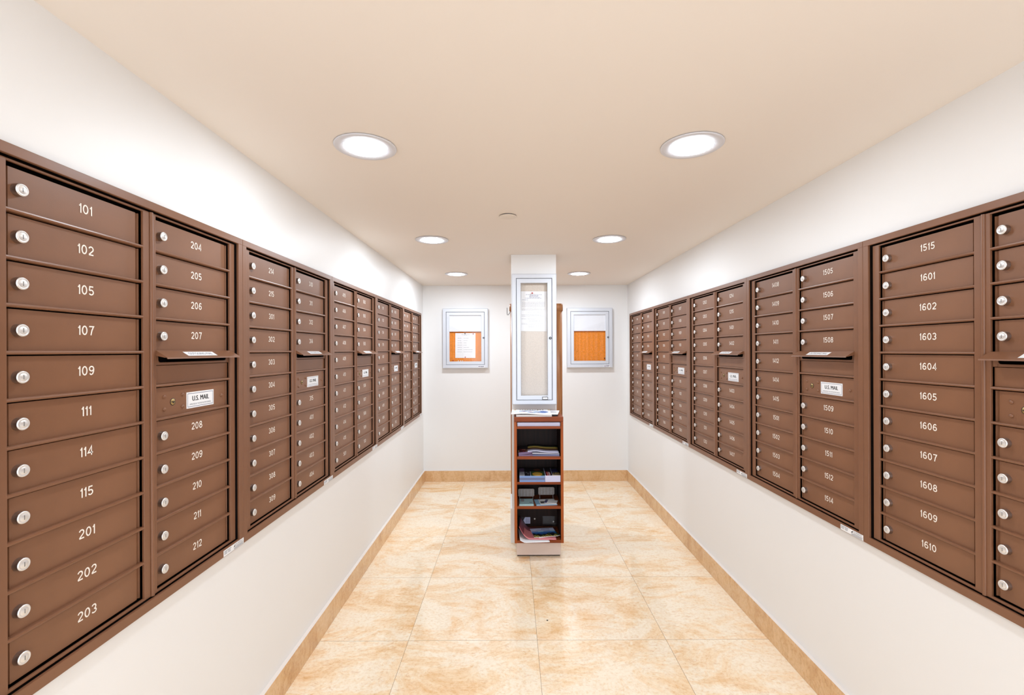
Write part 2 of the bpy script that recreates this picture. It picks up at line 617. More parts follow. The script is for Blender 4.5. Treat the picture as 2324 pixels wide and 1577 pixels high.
def lock_mesh():
    m_ = MB('nickel', 'slotgrey', 'barrel_shade')
    m_.lathe([(0.0122, 0.0), (0.0122, -0.0090), (0.0119, -0.0104)], (0, 0, 0), 'y', 32, 'barrel_shade')
    m_.lathe([(0.0119, -0.0104), (0.0112, -0.0116), (0.0104, -0.0121), (0.0094, -0.0122), (0.0084, -0.0116),
              (0.0076, -0.0115), (0.0070, -0.0120), (0.0, -0.0122)], (0, 0, 0), 'y', 32, 'nickel')
    m_.box(-0.0006, 0.0006, -0.0125, -0.0114, -0.0042, 0.0042, 'slotgrey')
    return m_.mesh('cam_lock')
LOCK = lock_mesh()

def trim_mesh():
    m_ = MB('brown')
    g = 0.0005
    z_in0, z_in1 = 0.024, V1 + 0.0085
    m_.box(g, UNIT_W - g, 0, 0.008, 0, z_in0, bevel=0.0012, seg=2)
    m_.box(g, UNIT_W - g, 0, 0.008, z_in1, UNIT_H, bevel=0.0012, seg=2)
    m_.box(g, 0.0235, 0.0002, 0.008, z_in0 - 0.001, z_in1 + 0.001, bevel=0.0012, seg=2)
    m_.box(UNIT_W - 0.0235, UNIT_W - g, 0.0002, 0.008, z_in0 - 0.001, z_in1 + 0.001, bevel=0.0012, seg=2)
    return m_.mesh('trim_frame')
TRIM = trim_mesh()

def housing_mesh():
    m_ = MB('housing')
    a, b = 0.0015, UNIT_W - 0.0015
    d0, d1 = 0.0075, 0.26
    m_.box(a, b, d1, d1 + 0.004, 0.004, UNIT_H - 0.004)
    m_.box(a, a + 0.003, d0, d1, 0.004, UNIT_H - 0.004)
    m_.box(b - 0.003, b, d0, d1, 0.004, UNIT_H - 0.004)
    m_.box(a, b, d0, d1, 0.004, 0.007)
    m_.box(a, b, d0, d1, UNIT_H - 0.007, UNIT_H - 0.004)
    return m_.mesh('housing')
HOUSING = housing_mesh()

def rail_profile(z):
    h = 0.0037
    return [(Y_LIP + 0.018, z - h), (Y_LIP + 0.003, z - h), (Y_LIP + 0.0008, z - h * 0.62), (Y_LIP, z), (Y_LIP + 0.0006, z + h * 0.7), (Y_LIP + 0.003, z + h), (Y_LIP + 0.018, z + h)]

def master_mesh(col):
    o0, o1 = OPEN[col]
    a, b = (0.0262, 0.3936) if col == 0 else (0.3970, 0.7644)
    fa, fb = (a + 0.0055, b) if col == 0 else (a, b - 0.0055)
    zb, zt = V0 - 0.0062, V1 + 0.0046
    m_ = MB('brown')
    d = 0.0165
    bv = 0.0011
    m_.box(fa, o0, Y_LIP, d, zb, zt, bevel=bv, seg=2)
    m_.box(o1, fb, Y_LIP, d, zb, zt, bevel=bv, seg=2)
    m_.box(o0 - 0.001, o1 + 0.001, Y_LIP + 0.0003, d, zb, V0, bevel=bv, seg=2)
    m_.box(o0 - 0.001, o1 + 0.001, Y_LIP + 0.0003, d, V1, zt, bevel=bv, seg=2)
    if col == 0:
        m_.box(a, a + 0.0030, Y_LIP + 0.006, d + 0.004, zb, zt)
    else:
        m_.box(b - 0.0030, b, Y_LIP + 0.006, d + 0.004, zb, zt)
    for k in range(1, 11):
        if col == 1 and k == 7:
            pass
        m_.prism(rail_profile(V0 + k * PITCH), 'x', o0 - 0.0005, o1 + 0.0005)
    return m_.mesh('master_frame')
MASTER = [master_mesh(0), master_mesh(1)]

def post_mesh():
    m_ = MB('brown')
    x = 0.3998
    prof = [(x - 0.0055, 0.02), (x - 0.0055, Y_LIP - 0.0005)]
    prof += [(x + 0.0050 * math.cos(a), Y_LIP - 0.0005 - 0.0042 * math.sin(a)) for a in [PI - PI * k / 8 for k in range(9)]]
    prof += [(x + 0.0055, Y_LIP - 0.0005), (x + 0.0055, 0.02)]
    m_.prism(prof, 'z', V0 - 0.006, V1 + 0.0044, smooth=False)
    return m_.mesh('center_post')
POST = post_mesh()

# outgoing mail row (origin: left end, top of its row)
def slot_mesh():
    m_ = MB('brown_door')
    y0, y1 = 0.0150, 0.0170
    w = OP_W
    m_.box(0.0008, 0.013, y0, y1, -0.0345, -0.001)
    m_.box(w - 0.013, w - 0.0008, y0, y1, -0.0345, -0.001)
    m_.box(0.013, w - 0.013, y0, y1, -0.0345, -0.0275, bevel=0.0006, seg=1)
    m_.box(0.013, w - 0.013, y0, y1, -0.004, -0.001)
    for s in (0, 1):     # rounded corners of the slot
        cx = 0.013 if s == 0 else w - 0.013
        dx = 1 if s == 0 else -1
        poly = [(cx, -0.0275), (cx + dx * 0.007, -0.0275), (cx + dx * 0.0034, -0.0262), (cx + dx * 0.0011, -0.0239), (cx, -0.0205)]
        if s:
            poly = list(reversed(poly))
        m_.prism(poly, 'y', y0, y1)
    m_.box(0.0016, w - 0.0016, Y_DOOR - 0.002, Y_DOOR + 0.005, -PITCH + 0.0038, -0.0358, bevel=0.0006, seg=1)
    return m_.mesh('outgoing_slot_panel')
SLOT = slot_mesh()

FL = [(0.0200, 0.0035), (0.0120, 0.0042), (0.0085, 0.0034), (-0.0200, -0.0145), (-0.0212, -0.0182)]
def flap_mesh():
    m_ = MB('brown')
    th = 0.0018
    low = [(0.0200, 0.0017), (0.0120, 0.0022), (0.0080, 0.0012), (-0.0190, -0.0160), (-0.0198, -0.0184)]
    m_.prism(FL + list(reversed(low)), 'x', -0.0015, OP_W + 0.0035)
    for x in (-0.0015, OP_W + 0.0005):      # turned-down cheeks at both ends
        m_.prism([(0.0190, 0.0016), (0.0080, 0.0010), (-0.0150, -0.0135), (-0.0135, -0.0150), (0.0190, -0.0075)], 'x', x, x + 0.003)
    return m_.mesh('outgoing_flap')
FLAP = flap_mesh()
FLD = Vector((FL[3][0] - FL[2][0], FL[3][1] - FL[2][1])).normalized()
FLN = Vector((-abs(FLD.y), abs(FLD.x)))

def flap_label_mesh():
    m_ = MB('white', 'ink')
    def pl(lift):
        def f(u, s):      # u along the flap, s up the slope from its middle
            c = (Vector(FL[2]) + Vector(FL[3])) / 2
            p = c - FLD * s + Vector((-0.55, 0.83)) * lift
            return (u + 0.150, p.x, p.y)
        return f
    q = pl(0.0005)
    m_.face([q(-0.064, -0.0105), q(0.064, -0.0105), q(0.064, 0.0105), q(-0.064, 0.0105)], 'white')
    add_text(m_, 'OUTGOING MAIL', 0.0145, pl(0.0008), 'ink', 0.0, 0.9)
    return m_.mesh('outgoing_label', recalc=False)
FLAP_LABEL = flap_label_mesh()

# master lock row (origin: lower left of its opening at the door face)
def mail_label_mesh():
    m_ = MB('white', 'black', 'ink')
    x0, x1, z0, z1 = 0.126, 0.247, PITCH - 0.0755, PITCH - 0.0285
    m_.box(x0, x1, -0.0008, 0.0002, z0, z1, 'white')
    i = 0.0045
    p = lambda a, b: (a, -0.0011, b)
    m_.ribbon([(x0 + i, z0 + i), (x1 - i, z0 + i), (x1 - i, z1 - i), (x0 + i, z1 - i)], 0.0011, p, 'pnavy', closed=True)
    cx, cz = (x0 + x1) / 2, (z0 + z1) / 2
    for q in (-1, 0, 1):
        add_text(m_, 'U.S. MAIL', 0.0205, lambda a, b: (a + cx + 0.0005 * q, -0.0011 - 0.0001 * q, b + cz + 0.0035), 'black', 0.0, 0.90)
    add_text(m_, 'APPROVED BY THE POSTMASTER GENERAL', 0.0062, lambda a, b: (a + cx, -0.0011, b + cz - 0.0125), 'ink', 0.0, 0.80)
    return m_.mesh('mail_label', recalc=False)
MAIL_LABEL = mail_label_mesh()

def rivet_mesh():
    m_ = MB('brown')
    m_.lathe([(0.0052, 0.0), (0.0050, -0.0016), (0.0038, -0.0031), (0.002, -0.0039), (0.0, -0.0041)], (0, 0, 0), 'y', 16)
    return m_.mesh('rivet')
RIVET = rivet_mesh()

def arrow_lock_mesh():
    m_ = MB('brass', 'black')
    m_.lathe([(0.0098, 0.0), (0.0098, -0.0008), (0.0084, -0.0010)], (0, 0, 0), 'y', 28, 'black')
    m_.lathe([(0.0084, -0.0010), (0.0080, -0.0014), (0.0, -0.0016)], (0, 0, 0), 'y', 28, 'brass')
    m_.box(-0.0058, 0.0058, -0.0022, -0.0012, -0.0010, 0.0010, 'black')
    m_.box(-0.0010, 0.0024, -0.0022, -0.0012, -0.0034, 0.0008, 'black')
    return m_.mesh('arrow_lock')
ARROW = arrow_lock_mesh()

def sticker_mesh():
    m_ = MB('white', 'black', 'ink')
    x0, x1, z0, z1 = UNIT_W - 0.112, UNIT_W - 0.002, 0.0015, 0.0205
    m_.box(x0, x1, -0.0005, 0.0004, z0, z1, 'white')
    p = lambda a, b: (a, -0.0008, b)
    xm = x0 + 0.052
    for k, (a, b) in enumerate(((0.003, 0.040), (0.003, 0.018), (0.022, 0.036), (0.003, 0.018), (0.022, 0.036))):
        z = z1 - 0.004 - (0, 1, 1, 2, 2)[k] * 0.0042
        m_.ribbon([(x0 + a, z), (x0 + b, z)], 0.0019, p, 'ink')
    # bird-like mark, then the maker's name and two text lines
    m_.face([p(xm, 0.0095), p(xm + 0.004, 0.0135), p(xm + 0.010, 0.0185), p(xm + 0.0085, 0.0125), p(xm + 0.0070, 0.0080), p(xm + 0.0055, 0.0105)], 'black')
    add_text(m_, 'FLORENCE', 0.0088, lambda a, b: p(xm + 0.0125 + a, 0.0153 + b), 'ink', 0.0, 0.92, 'LEFT')
    m_.ribbon([(xm + 0.012, 0.0095), (x1 - 0.003, 0.0095)], 0.0012, p, 'black')
    m_.ribbon([(xm + 0.002, 0.0062), (x1 - 0.006, 0.0062)], 0.0013, p, 'ink')
    m_.ribbon([(xm + 0.002, 0.0037), (x1 - 0.003, 0.0037)], 0.0013, p, 'ink')
    return m_.mesh('maker_sticker', recalc=False)
STICKER = sticker_mesh()

def usmail_panel_mesh():
    me = DOOR.copy()
    me.name = 'master_lock_panel'
    return me
MLP = usmail_panel_mesh()

def mailbox_unit(side, k, c1, c2, label):
    """c1 = 11 numbers of the left column, c2 = 9 numbers of the right column"""
    if side == 'L':
        loc, rz = (TRIM_L, SEAM_L + k * UNIT_W, VB_L), PI / 2
    else:
        loc, rz = (TRIM_R, SEAM_R + (k + 1) * UNIT_W, VB_R), -PI / 2
    t = thing('mailbox_unit', label, 'mailbox', loc, rz, 'wall mailbox units on the ' + ('left' if side == 'L' else 'right') + ' wall')
    link('trim_frame', TRIM, t)
    link('housing', HOUSING, t)
    link('center_post', POST, t)
    for col in (0, 1):
        link('master_frame', MASTER[col], t)
        nums = list(c1 if col == 0 else c2)
        o0 = OPEN[col][0]
        for row in range(11):                      # from the top
            zb = V0 + (10 - row) * PITCH
            if col == 1 and row == 4:
                s = link('outgoing_slot_panel', SLOT, t, (o0, 0, zb + PITCH))
                f = link('outgoing_flap', FLAP, t, (o0, 0, zb + PITCH))
                link('outgoing_label', FLAP_LABEL, f)['label'] = 'white OUTGOING MAIL label'
                continue
            if col == 1 and row == 5:
                p = link('master_lock_panel', MLP, t, (o0, Y_DOOR, zb))
                link('mail_label', MAIL_LABEL, p)['label'] = 'white U.S. MAIL label'
                link('arrow_lock', ARROW, p, (0.072, 0, PITCH - 0.049))['label'] = 'brass keyhole lock'
                for (x, z) in ((0.040, 0.032), (0.040, 0.066), (0.110, 0.032), (0.110, 0.066), (0.286, 0.051)):
                    link('rivet', RIVET, p, (x, 0, PITCH - z))
                continue
            d = link('compartment_door', DOOR, t, (o0, Y_DOOR, zb))
            n = nums.pop(0)
            link('cam_lock', LOCK, d, (0.0280, 0, PITCH * 0.475))['label'] = 'silver round lock'
            link('door_number', number_mesh(str(n)), d, (OP_W * 0.5 + 0.0115, 0, PITCH * 0.545))['label'] = 'white number ' + str(n)
    link('maker_sticker', STICKER, t)
    return t

apts = [f * 100 + u for f in range(1, 18) if f != 13 for u in (1, 2, 3, 4, 5, 6, 7, 8, 9, 10, 11, 12, 14, 15)]
def seq(a, n):
    i = apts.index(a)
    return apts[i:i + n]
left = [([101, 102, 105, 107, 109, 111, 114, 115, 201, 202, 203], [204, 205, 206, 207, 208, 209, 210, 211, 212])]
for a in (214, 405, 511, 703):
    s = seq(a, 20)
    left.append((s[:11], s[11:]))
right = []
for a in (904, 1010, 1202, 1408, 1515):
    s = seq(a, 20)
    right.append((s[:11], s[11:]))
wl = ['nearest, doors 101 to 212', 'second nearest, doors 214 to 404',
      'middle of five, doors 405 to 510', 'fourth along, next to last', 'farthest, beside the back corner']
for k in range(NU):
    mailbox_unit('L', k, left[k][0], left[k][1], 'brown mailbox unit on left wall, ' + wl[k])
wr = ['nearest, with doors 1515 to 1610', 'second nearest, doors 1408 to 1514',
      'middle of five, doors 1202 to 1407', 'fourth along, next to last', 'farthest, beside the back corner']
for k in range(NU):
    c = right[NU - 1 - k]
    mailbox_unit('R', k, c[0], c[1], 'brown mailbox unit on right wall, ' + wr[k])

# ------------------------------------------------------------------ column
CX0, CX1, CY0, CY1 = 0.0025, 0.326, 3.33, 3.66
mb = MB('wall'); mb.box(CX0, CX1, CY0, CY1, 0, HC); struct('wall_column', mb)
mb = MB('wall')
g = 0.012
for (a, b, c, d) in ((CX0 - g, CX0, CY0 - g, CY1), (CX1, CX1 + g, CY0 - g, CY1), (CX0, CX1, CY0 - g, CY0)):
    mb.box(a, b, c, d, 0, 0.247, bevel=0.001, seg=1)
struct('baseboard_column', mb)

# ------------------------------------------------------------------ glazed notice cases
def ring_box(m_, x0, x1, z0, z1, w, y0, y1, m=None, bev=0.004):
    """mitred picture-frame ring with a sloped inner and outer arris"""
    def loop(i, y):
        return [(x0 + i, y, z0 + i), (x1 - i, y, z0 + i), (x1 - i, y, z1 - i), (x0 + i, y, z1 - i)]
    loops = [loop(0, y1), loop(0, y0 + bev), loop(bev, y0), loop(w - bev * 0.6, y0), loop(w, y0 + bev * 0.6), loop(w, y1)]
    V = [[m_.bm.verts.new(p) for p in l] for l in loops]
    i = m_.mi(m)
    n = len(V)
    for a in range(n):
        A, B = V[a], V[(a + 1) % n]
        for k in range(4):
            f = m_.bm.faces.new([A[k], A[(k + 1) % 4], B[(k + 1) % 4], B[k]])
            f.material_index = i

def notice_case(name, label, loc, w, h, fw, dw, depth, board, header=0.0, lock=(0, 0), plate=None):
    """loc = lower left front corner; y runs into the wall"""
    t = thing(name, label, 'notice board', loc)
    m_ = MB('alum')
    ring_box(m_, 0, w, 0, h, fw, 0, depth)
    m_.build('outer_frame', t)
    g = 0.0022
    m_ = MB('alum')
    ring_box(m_, fw + g, w - fw - g, fw + g, h - fw - g, dw, 0.004, 0.020, bev=0.003)
    d = m_.build('door', t)
    i = fw + g + dw
    m_ = MB('alum_dark'); ring_box(m_, fw - 0.0005, w - fw + 0.0005, fw - 0.0005, h - fw + 0.0005, 0.012, 0.0215, 0.0235, bev=0.0004); m_.build('seal', t)
    m_ = MB('glass')
    m_.box(i - 0.004, w - i + 0.004, 0.0125, 0.0155, i - 0.004, h - i + 0.004)
    m_.build('glass_pane', d)
    m_ = MB('alum_dark', 'black', 'nickel')
    m_.lathe([(0.0095, 0.0), (0.0095, -0.003), (0.0075, -0.0045), (0.0, -0.0047)], (0, 0, 0), 'y', 20)
    m_.box(-0.0010, 0.0010, -0.0056, -0.004, -0.004, 0.004, 'nickel')
    m_.box(0.0, 0.005, -0.0056, -0.004, -0.0012, 0.0012, 'nickel')
    m_.build('lock', d, (lock[0], 0.004, lock[1]))
    m_ = MB(board)
    m_.box(fw * 0.6, w - fw * 0.6, depth - 0.010, depth - 0.002, fw * 0.6, h - fw * 0.6)
    m_.build('backing_board', t)
    if header:
        m_ = MB('header')
        m_.box(i - 0.010, w - i + 0.010, 0.017, 0.020, h - i - header, h - i + 0.012, bevel=0.0008, seg=1)
        m_.build('header_panel', t)
    if plate:
        x0, x1, z0, z1, c = plate
        m_ = MB(c, 'white', 'pnavy')
        m_.box(x0, x1, -0.0012, 0.0006, z0, z1, c)
        if c == 'black':
            m_.box(x0 + 0.003, x1 - 0.003, -0.0018, 0, z0 + 0.003, z1 - 0.003, 'white')
        else:
            zc = (z0 + z1) / 2
            m_.lathe([(0.0, -0.0016), (0.0055, -0.0015)], (x0 + 0.010, 0, zc), 'y', 10, 'pnavy')
            m_.ribbon([(x0 + 0.020, zc + 0.003), (x1 - 0.004, zc + 0.003)], 0.004, lambda a, b: (a, -0.0015, b), 'pnavy')
            m_.ribbon([(x0 + 0.020, zc - 0.004), (x1 - 0.010, zc - 0.004)], 0.003, lambda a, b: (a, -0.0015, b), 'pnavy')
        o = m_.build('maker_plate', t)
    return t

# back wall boards
BD = 0.048
bw, bh = 0.476, 0.626
bz = CAM_H - 0.183
LB = (-0.718, YB - BD, bz)
RB = (0.588, YB - BD, bz + 0.001)
notice_case('notice_case', 'silver framed glass notice board on the back wall, left of the column, with pinned list', LB, bw, bh, 0.036, 0.033, BD, 'cork', 0.170, (0.430, 0.318), (0.372, 0.440, 0.008, 0.028, 'white'))
notice_case('notice_case', 'silver framed glass notice board on the back wall, right of the column, with bare cork', RB, bw, bh, 0.036, 0.033, BD, 'cork', 0.170, (0.430, 0.318), (0.385, 0.446, 0.008, 0.026, 'white'))
# tall case on the column
CD = 0.042
CASE = (0.006, CY0 - CD, CAM_H - 0.385)
cw, ch = 0.318, 0.930
notice_case('tall_notice_case', 'tall narrow silver framed glass notice board fixed to the front of the white column', CASE, cw, ch, 0.031, 0.031, CD, 'linen', 0.0, (0.273, 0.473), (0.214, 0.254, 0.036, 0.055, 'black'))

def words(m_, x0, x1, z, place, h, mm='ink', lo=0.004, hi=0.016):
    x = x0
    while x < x1 - lo:
        w = min(random.uniform(lo, hi), x1 - x)
        m_.ribbon([(x, z), (x + w, z)], h, place, mm)
        x += w + 0.003

# pinned sheets and pins
yb = CASE[1] + CD - 0.0105
px0, pz0, pw, ph = 0.069, CAM_H + 0.139, 0.186, 0.286
m_ = MB('paper', 'ink', 'pslate')
t = thing('notice_sheet', 'white printed letter pinned in the tall case on the column', 'paper', (px0, yb, pz0))
t.rotation_euler = (0, 0.012, 0)
m_.box(0, pw, -0.0012, -0.0004, 0, ph, 'paper')
pl = lambda a, b: (a, -0.0016, b)
z = ph - 0.024
for a, b in ((0.035, 0.150), (0.062, 0.125), (0.060, 0.128), (0.060, 0.142), (0.028, 0.152)):
    words(m_, a, b, z, pl, 0.0022, 'pslate', 0.008, 0.02); z -= 0.0062
z -= 0.006
words(m_, 0.008, 0.052, z, pl, 0.0022, 'pslate', 0.006, 0.018); z -= 0.015
for n, a, b in ((8, 0.008, 0.172), (3, 0.006, 0.168), (2, 0.050, 0.145), (4, 0.006, 0.170), (2, 0.006, 0.165), (2, 0.060, 0.150), (2, 0.006, 0.165), (2, 0.056, 0.160)):
    for k in range(n):
        words(m_, a, b - (0.06 if k == n - 1 else 0), z, pl, 0.0011, 'ink', 0.004, 0.014)
        z -= 0.0053
    z -= 0.0072
m_.build('sheet', t)

def pin(x, y, z, label, c='red'):
    m = MB(c, 'nickel')
    m.lathe([(0.0, -0.014), (0.0045, -0.0135), (0.0050, -0.012), (0.0034, -0.009), (0.0036, -0.005), (0.0054, -0.0035), (0.0054, -0.002), (0.0, -0.0018)], (0, 0, 0), 'y', 14)
    m.lathe([(0.0008, -0.002), (0.0006, 0.004)], (0, 0, 0), 'y', 6, 'nickel')
    o = m.build('push_pin', None, (x, y, z))
    tag(o, label, 'push pin', 'push pins in the notice boards')
pin(px0 + 0.084, yb - 0.001, pz0 + ph - 0.014, 'red push pin holding the letter in the tall column case')

yb = LB[1] + BD - 0.0105
m_ = MB('paper', 'ink')
t = thing('notice_sheet', 'white typed list pinned in the left back wall notice board', 'paper', (LB[0] + 0.128, yb, LB[2] + 0.108))
t.rotation_euler = (0, 0.006, 0)
sw, sh = 0.213, 0.262
m_.box(0, sw, -0.0012, -0.0004, 0, sh, 'paper')
words(m_, 0.065, 0.150, sh - 0.016, pl, 0.0022, 'ink'); words(m_, 0.090, 0.130, sh - 0.027, pl, 0.0022, 'ink')
z = sh - 0.055
for k in range(7):
    words(m_, 0.024, 0.070, z, pl, 0.0024, 'ink', 0.01, 0.03)
    words(m_, 0.088, random.choice((0.13, 0.15, 0.17, 0.19)), z, pl, 0.0024, 'ink', 0.01, 0.03)
    z -= 0.024
m_.build('sheet', t)
for x, z, c, lb in ((0.232, 0.366, 'black', 'black push pin at the top middle of the list in the left notice board'),
                    (0.318, 0.362, 'red', 'red push pin at the top right of the list in the left notice board'),
                    (0.234, 0.116, 'red', 'red push pin at the bottom of the list in the left notice board'),
                    (0.106, 0.082, 'red', 'red push pin in the lower left corner of the left notice board')):
    pin(LB[0] + x, yb - 0.001, LB[2] + z, lb, c)
for k, x in enumerate((0.160, 0.186, 0.206)):
    pin(LB[0] + x, yb, LB[2] + 0.077, 'white push pin, ' + ('leftmost', 'middle', 'rightmost')[k] + ' of three at the bottom edge of the left notice board', 'pinwhite')
pin(RB[0] + 0.397, RB[1] + BD - 0.0105, RB[2] + 0.098, 'dark push pin in the lower right corner of the bare right notice board', 'black')

# ------------------------------------------------------------------ oak panel behind the column
t = thing('oak_panel', 'tall oak panel with rounded edges fixed behind the white column', 'wood panel', (0.0, CY1, 0.225))
def bull(x0, x1, y0, y1):
    r = (y1 - y0) / 2
    c = (y0 + y1) / 2
    p = [(x1 - r + r * math.cos(a), c + r * math.sin(a)) for a in [-PI / 2 + PI * k / 12 for k in range(13)]]
    p += [(x0 + r + r * math.cos(a), c + r * math.sin(a)) for a in [PI / 2 + PI * k / 12 for k in range(13)]]
    return p
m_ = MB('oak'); m_.prism(bull(-0.006, 0.408, 0.001, 0.062), 'z', 0, 1.468, smooth=True); m_.build('board', t)
m_ = MB('oak'); m_.prism(bull(-0.013, 0.414, 0.0005, 0.068), 'z', 1.468, 1.526, smooth=True); m_.build('cap', t)
m_ = MB('wire'); m_.tube([(-0.006, 0.03, 1.463), (-0.013, 0.03, 1.452), (-0.021, 0.03, 1.440), (-0.029, 0.03, 1.440), (-0.031, 0.03, 1.452), (-0.031, 0.03, 1.497)], 0.0022); m_.build('wire_hook', t)

# ------------------------------------------------------------------ bookcase
BX0, BX1, BY0, BY1 = 0.018, 0.343, 3.06, 3.316
BS = 0.0175
t = thing('bookcase', 'narrow cherry wood bookcase with open shelves standing against the white column', 'bookcase', ((BX0 + BX1) / 2, (BY0 + BY1) / 2, 0))
ox, oy = -(BX0 + BX1) / 2, -(BY0 + BY1) / 2
def bpart(name, mk, x0, x1, y0, y1, z0, z1, bev=0.0012):
    m = MB(mk)
    m.box(x0 + ox, x1 + ox, y0 + oy, y1 + oy, z0, z1, bevel=bev, seg=1)
    return m.build(name, t)
bpart('side_panel', 'wood_v', BX0, BX0 + BS, BY0, BY1, 0.105, 0.908)
bpart('side_panel', 'wood_v', BX1 - BS, BX1, BY0, BY1, 0.105, 0.908)
bpart('top_board', 'wood', BX0, BX1, BY0, BY1, 0.908, 0.9400)
IX0, IX1 = BX0 + BS, BX1 - BS
for nm, z0, z1 in (('slot_board', 0.861, 0.878), ('shelf', 0.659, 0.678), ('shelf', 0.4925, 0.5085), ('shelf', 0.331, 0.348), ('bottom_board', 0.105, 0.122)):
    bpart(nm, 'wood', IX0, IX1, BY0 + 0.002, BY1 - 0.006, z0, z1)
bpart('back_panel', 'wood_back_shade', IX0, IX1, BY1 - 0.006, BY1, 0.105, 0.908, 0)
bpart('plinth', 'plinth', 0.031, 0.327, 3.097, BY1, 0.011, 0.105)
bpart('shadow_gap_foot', 'black', 0.036, 0.322, 3.112, BY1, 0.0, 0.011, 0)  # black inset foot standing in for the shadow gap under the plinth
for (z0, z1) in ((0.6785, 0.861), (0.509, 0.659), (0.3485, 0.4925), (0.1225, 0.331)):  # thin dark sheets on sides and undersides paint the shade inside the shelves
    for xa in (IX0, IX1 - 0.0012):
        bpart('shade_lining', 'wood_back_shade', xa, xa + 0.0012, BY0 + 0.004, BY1 - 0.006, z0, z1, 0)
    bpart('shade_lining', 'wood_back_shade', IX0 + 0.0012, IX1 - 0.0012, BY0 + 0.004, BY1 - 0.006, z1 - 0.0012, z1, 0)
for x in (IX0 + 0.128, IX0 + 0.262):
    m = MB('pinwhite'); m.lathe([(0.0055, 0.0), (0.005, -0.004), (0.0, -0.0055)], (x + ox, BY1 - 0.006 + oy, 0.176 if x < 0.2 else 0.155), 'y', 12); m.build('screw_cap', t)

# ------------------------------------------------------------------ printed matter
def leaf(name, label, cat, cx, cy, cz, w, d, th, rz=0.0, cover=None, edge='paper', bend=None, group=None, nx=14, ny=10, tilt=0.0):
    """stack of pages: cover(u, v) -> material of the top; bend(u, v) -> extra height"""
    m = MB(edge)
    b = bend or (lambda u, v: 0.0)
    top, bot = [], []
    for j in range(ny + 1):
        for arr, hh in ((top, th), (bot, 0.0)):
            arr.append([m.bm.verts.new((-w / 2 + w * i / nx, -d / 2 + d * j / ny, hh + b(i / nx, j / ny))) for i in range(nx + 1)])
    for j in range(ny):
        for i in range(nx):
            f = m.bm.faces.new([top[j][i], top[j][i + 1], top[j + 1][i + 1], top[j + 1][i]])
            f.material_index = m.mi(cover((i + .5) / nx, (j + .5) / ny)) if cover else 0
            f.smooth = True
            f = m.bm.faces.new([bot[j + 1][i], bot[j + 1][i + 1], bot[j][i + 1], bot[j][i]])
            f.material_index = 0
    def strip(A, B):
        for k in range(len(A) - 1):
            f = m.bm.faces.new([A[k], A[k + 1], B[k + 1], B[k]])
            f.material_index = 0
    strip(bot[0], top[0]); strip(top[ny], bot[ny])
    strip([r[0] for r in top], [r[0] for r in bot]); strip([r[nx] for r in bot], [r[nx] for r in top])
    o = m.build(name, None, (cx, cy, cz))
    o.rotation_euler = (tilt, 0, rz)
    return tag(o, label, cat, group)

def bands(*items):
    """items = (upto, material) along u"""
    def f(u, v):
        for a, k in items:
            if u <= a:
                return k
        return items[-1][1]
    return f
def vbands(*items):
    g_ = bands(*items)
    return lambda u, v: g_(v, u)
def blotch(base, *spots):
    def f(u, v):
        for (a, b, r, s, k) in spots:
            if ((u - a) / r) ** 2 + ((v - b) / s) ** 2 < 1:
                return k
        return base
    return f

def news_print(u, v):
    if v > 0.90 and 0.2 < u < 0.85:
        return 'pdark' if math.sin(u * 95) > -0.3 else 'paper'
    if v > 0.82:
        return 'ptan' if math.sin(u * 21) > 0.75 else 'paper'
    r = ((u - 0.56) / 0.38) ** 2 + ((v - 0.5) / 0.30) ** 2
    if r < 1:
        q = math.sin(19 * u + 2.5 * math.sin(11 * v + 4 * u)) + math.sin(16 * v - 9 * u + 1.3)
        star = math.hypot((u - 0.82) / 0.10, (v - 0.52) / 0.24)
        if star < 1:
            return 'pdeep' if math.sin(9 * math.atan2(v - 0.52, (u - 0.82) * 2)) > star * 2 - 1.2 else 'pblue'
        return 'pslate' if q > 1.1 else ('psky' if q > 0.35 else ('pblue' if q > 0.0 else ('pink' if q < -1.6 else 'paper')))
    return 'pteal' if u < 0.16 and 0.35 < v < 0.7 and math.sin(60 * v) > 0 else 'paper'

ZT = 0.9402
# on the top board
leaf('catalogue', 'thick white catalogue lying on top of the bookcase under the newspaper', 'catalogue', 0.150, 3.150, ZT, 0.236, 0.165, 0.013, 0.0)
leaf('binder', 'black folder on the bookcase top, peeking out right of the white catalogue', 'folder', 0.289, 3.170, ZT, 0.040, 0.150, 0.011, 0.0, None, 'pdark')
leaf('newspaper', 'open newspaper with blue pictures on top of the bookcase', 'newspaper', 0.135, 3.168, ZT + 0.0155, 0.268, 0.225, 0.003, -0.03,
     news_print,
     'paper', lambda u, v: 0.004 * math.sin(u * 5.0) * (1 - v) + 0.002, None, 64, 40)
leaf('folded_newspaper', 'small folded newspaper at the right end of the bookcase top', 'newspaper', 0.290, 3.180, ZT + 0.0125, 0.070, 0.190, 0.003, -0.16,
     blotch('paper', (0.5, 0.5, 0.3, 0.12, 'pgrey'), (0.5, 0.75, 0.3, 0.08, 'psilver')), 'paper', None)
# in the slot under the top board
leaf('envelope_stack', 'stack of white envelopes in the flat slot under the bookcase top', 'envelopes', 0.181, 3.148, 0.8783, 0.283, 0.160, 0.024, 0.0, None, 'plav')

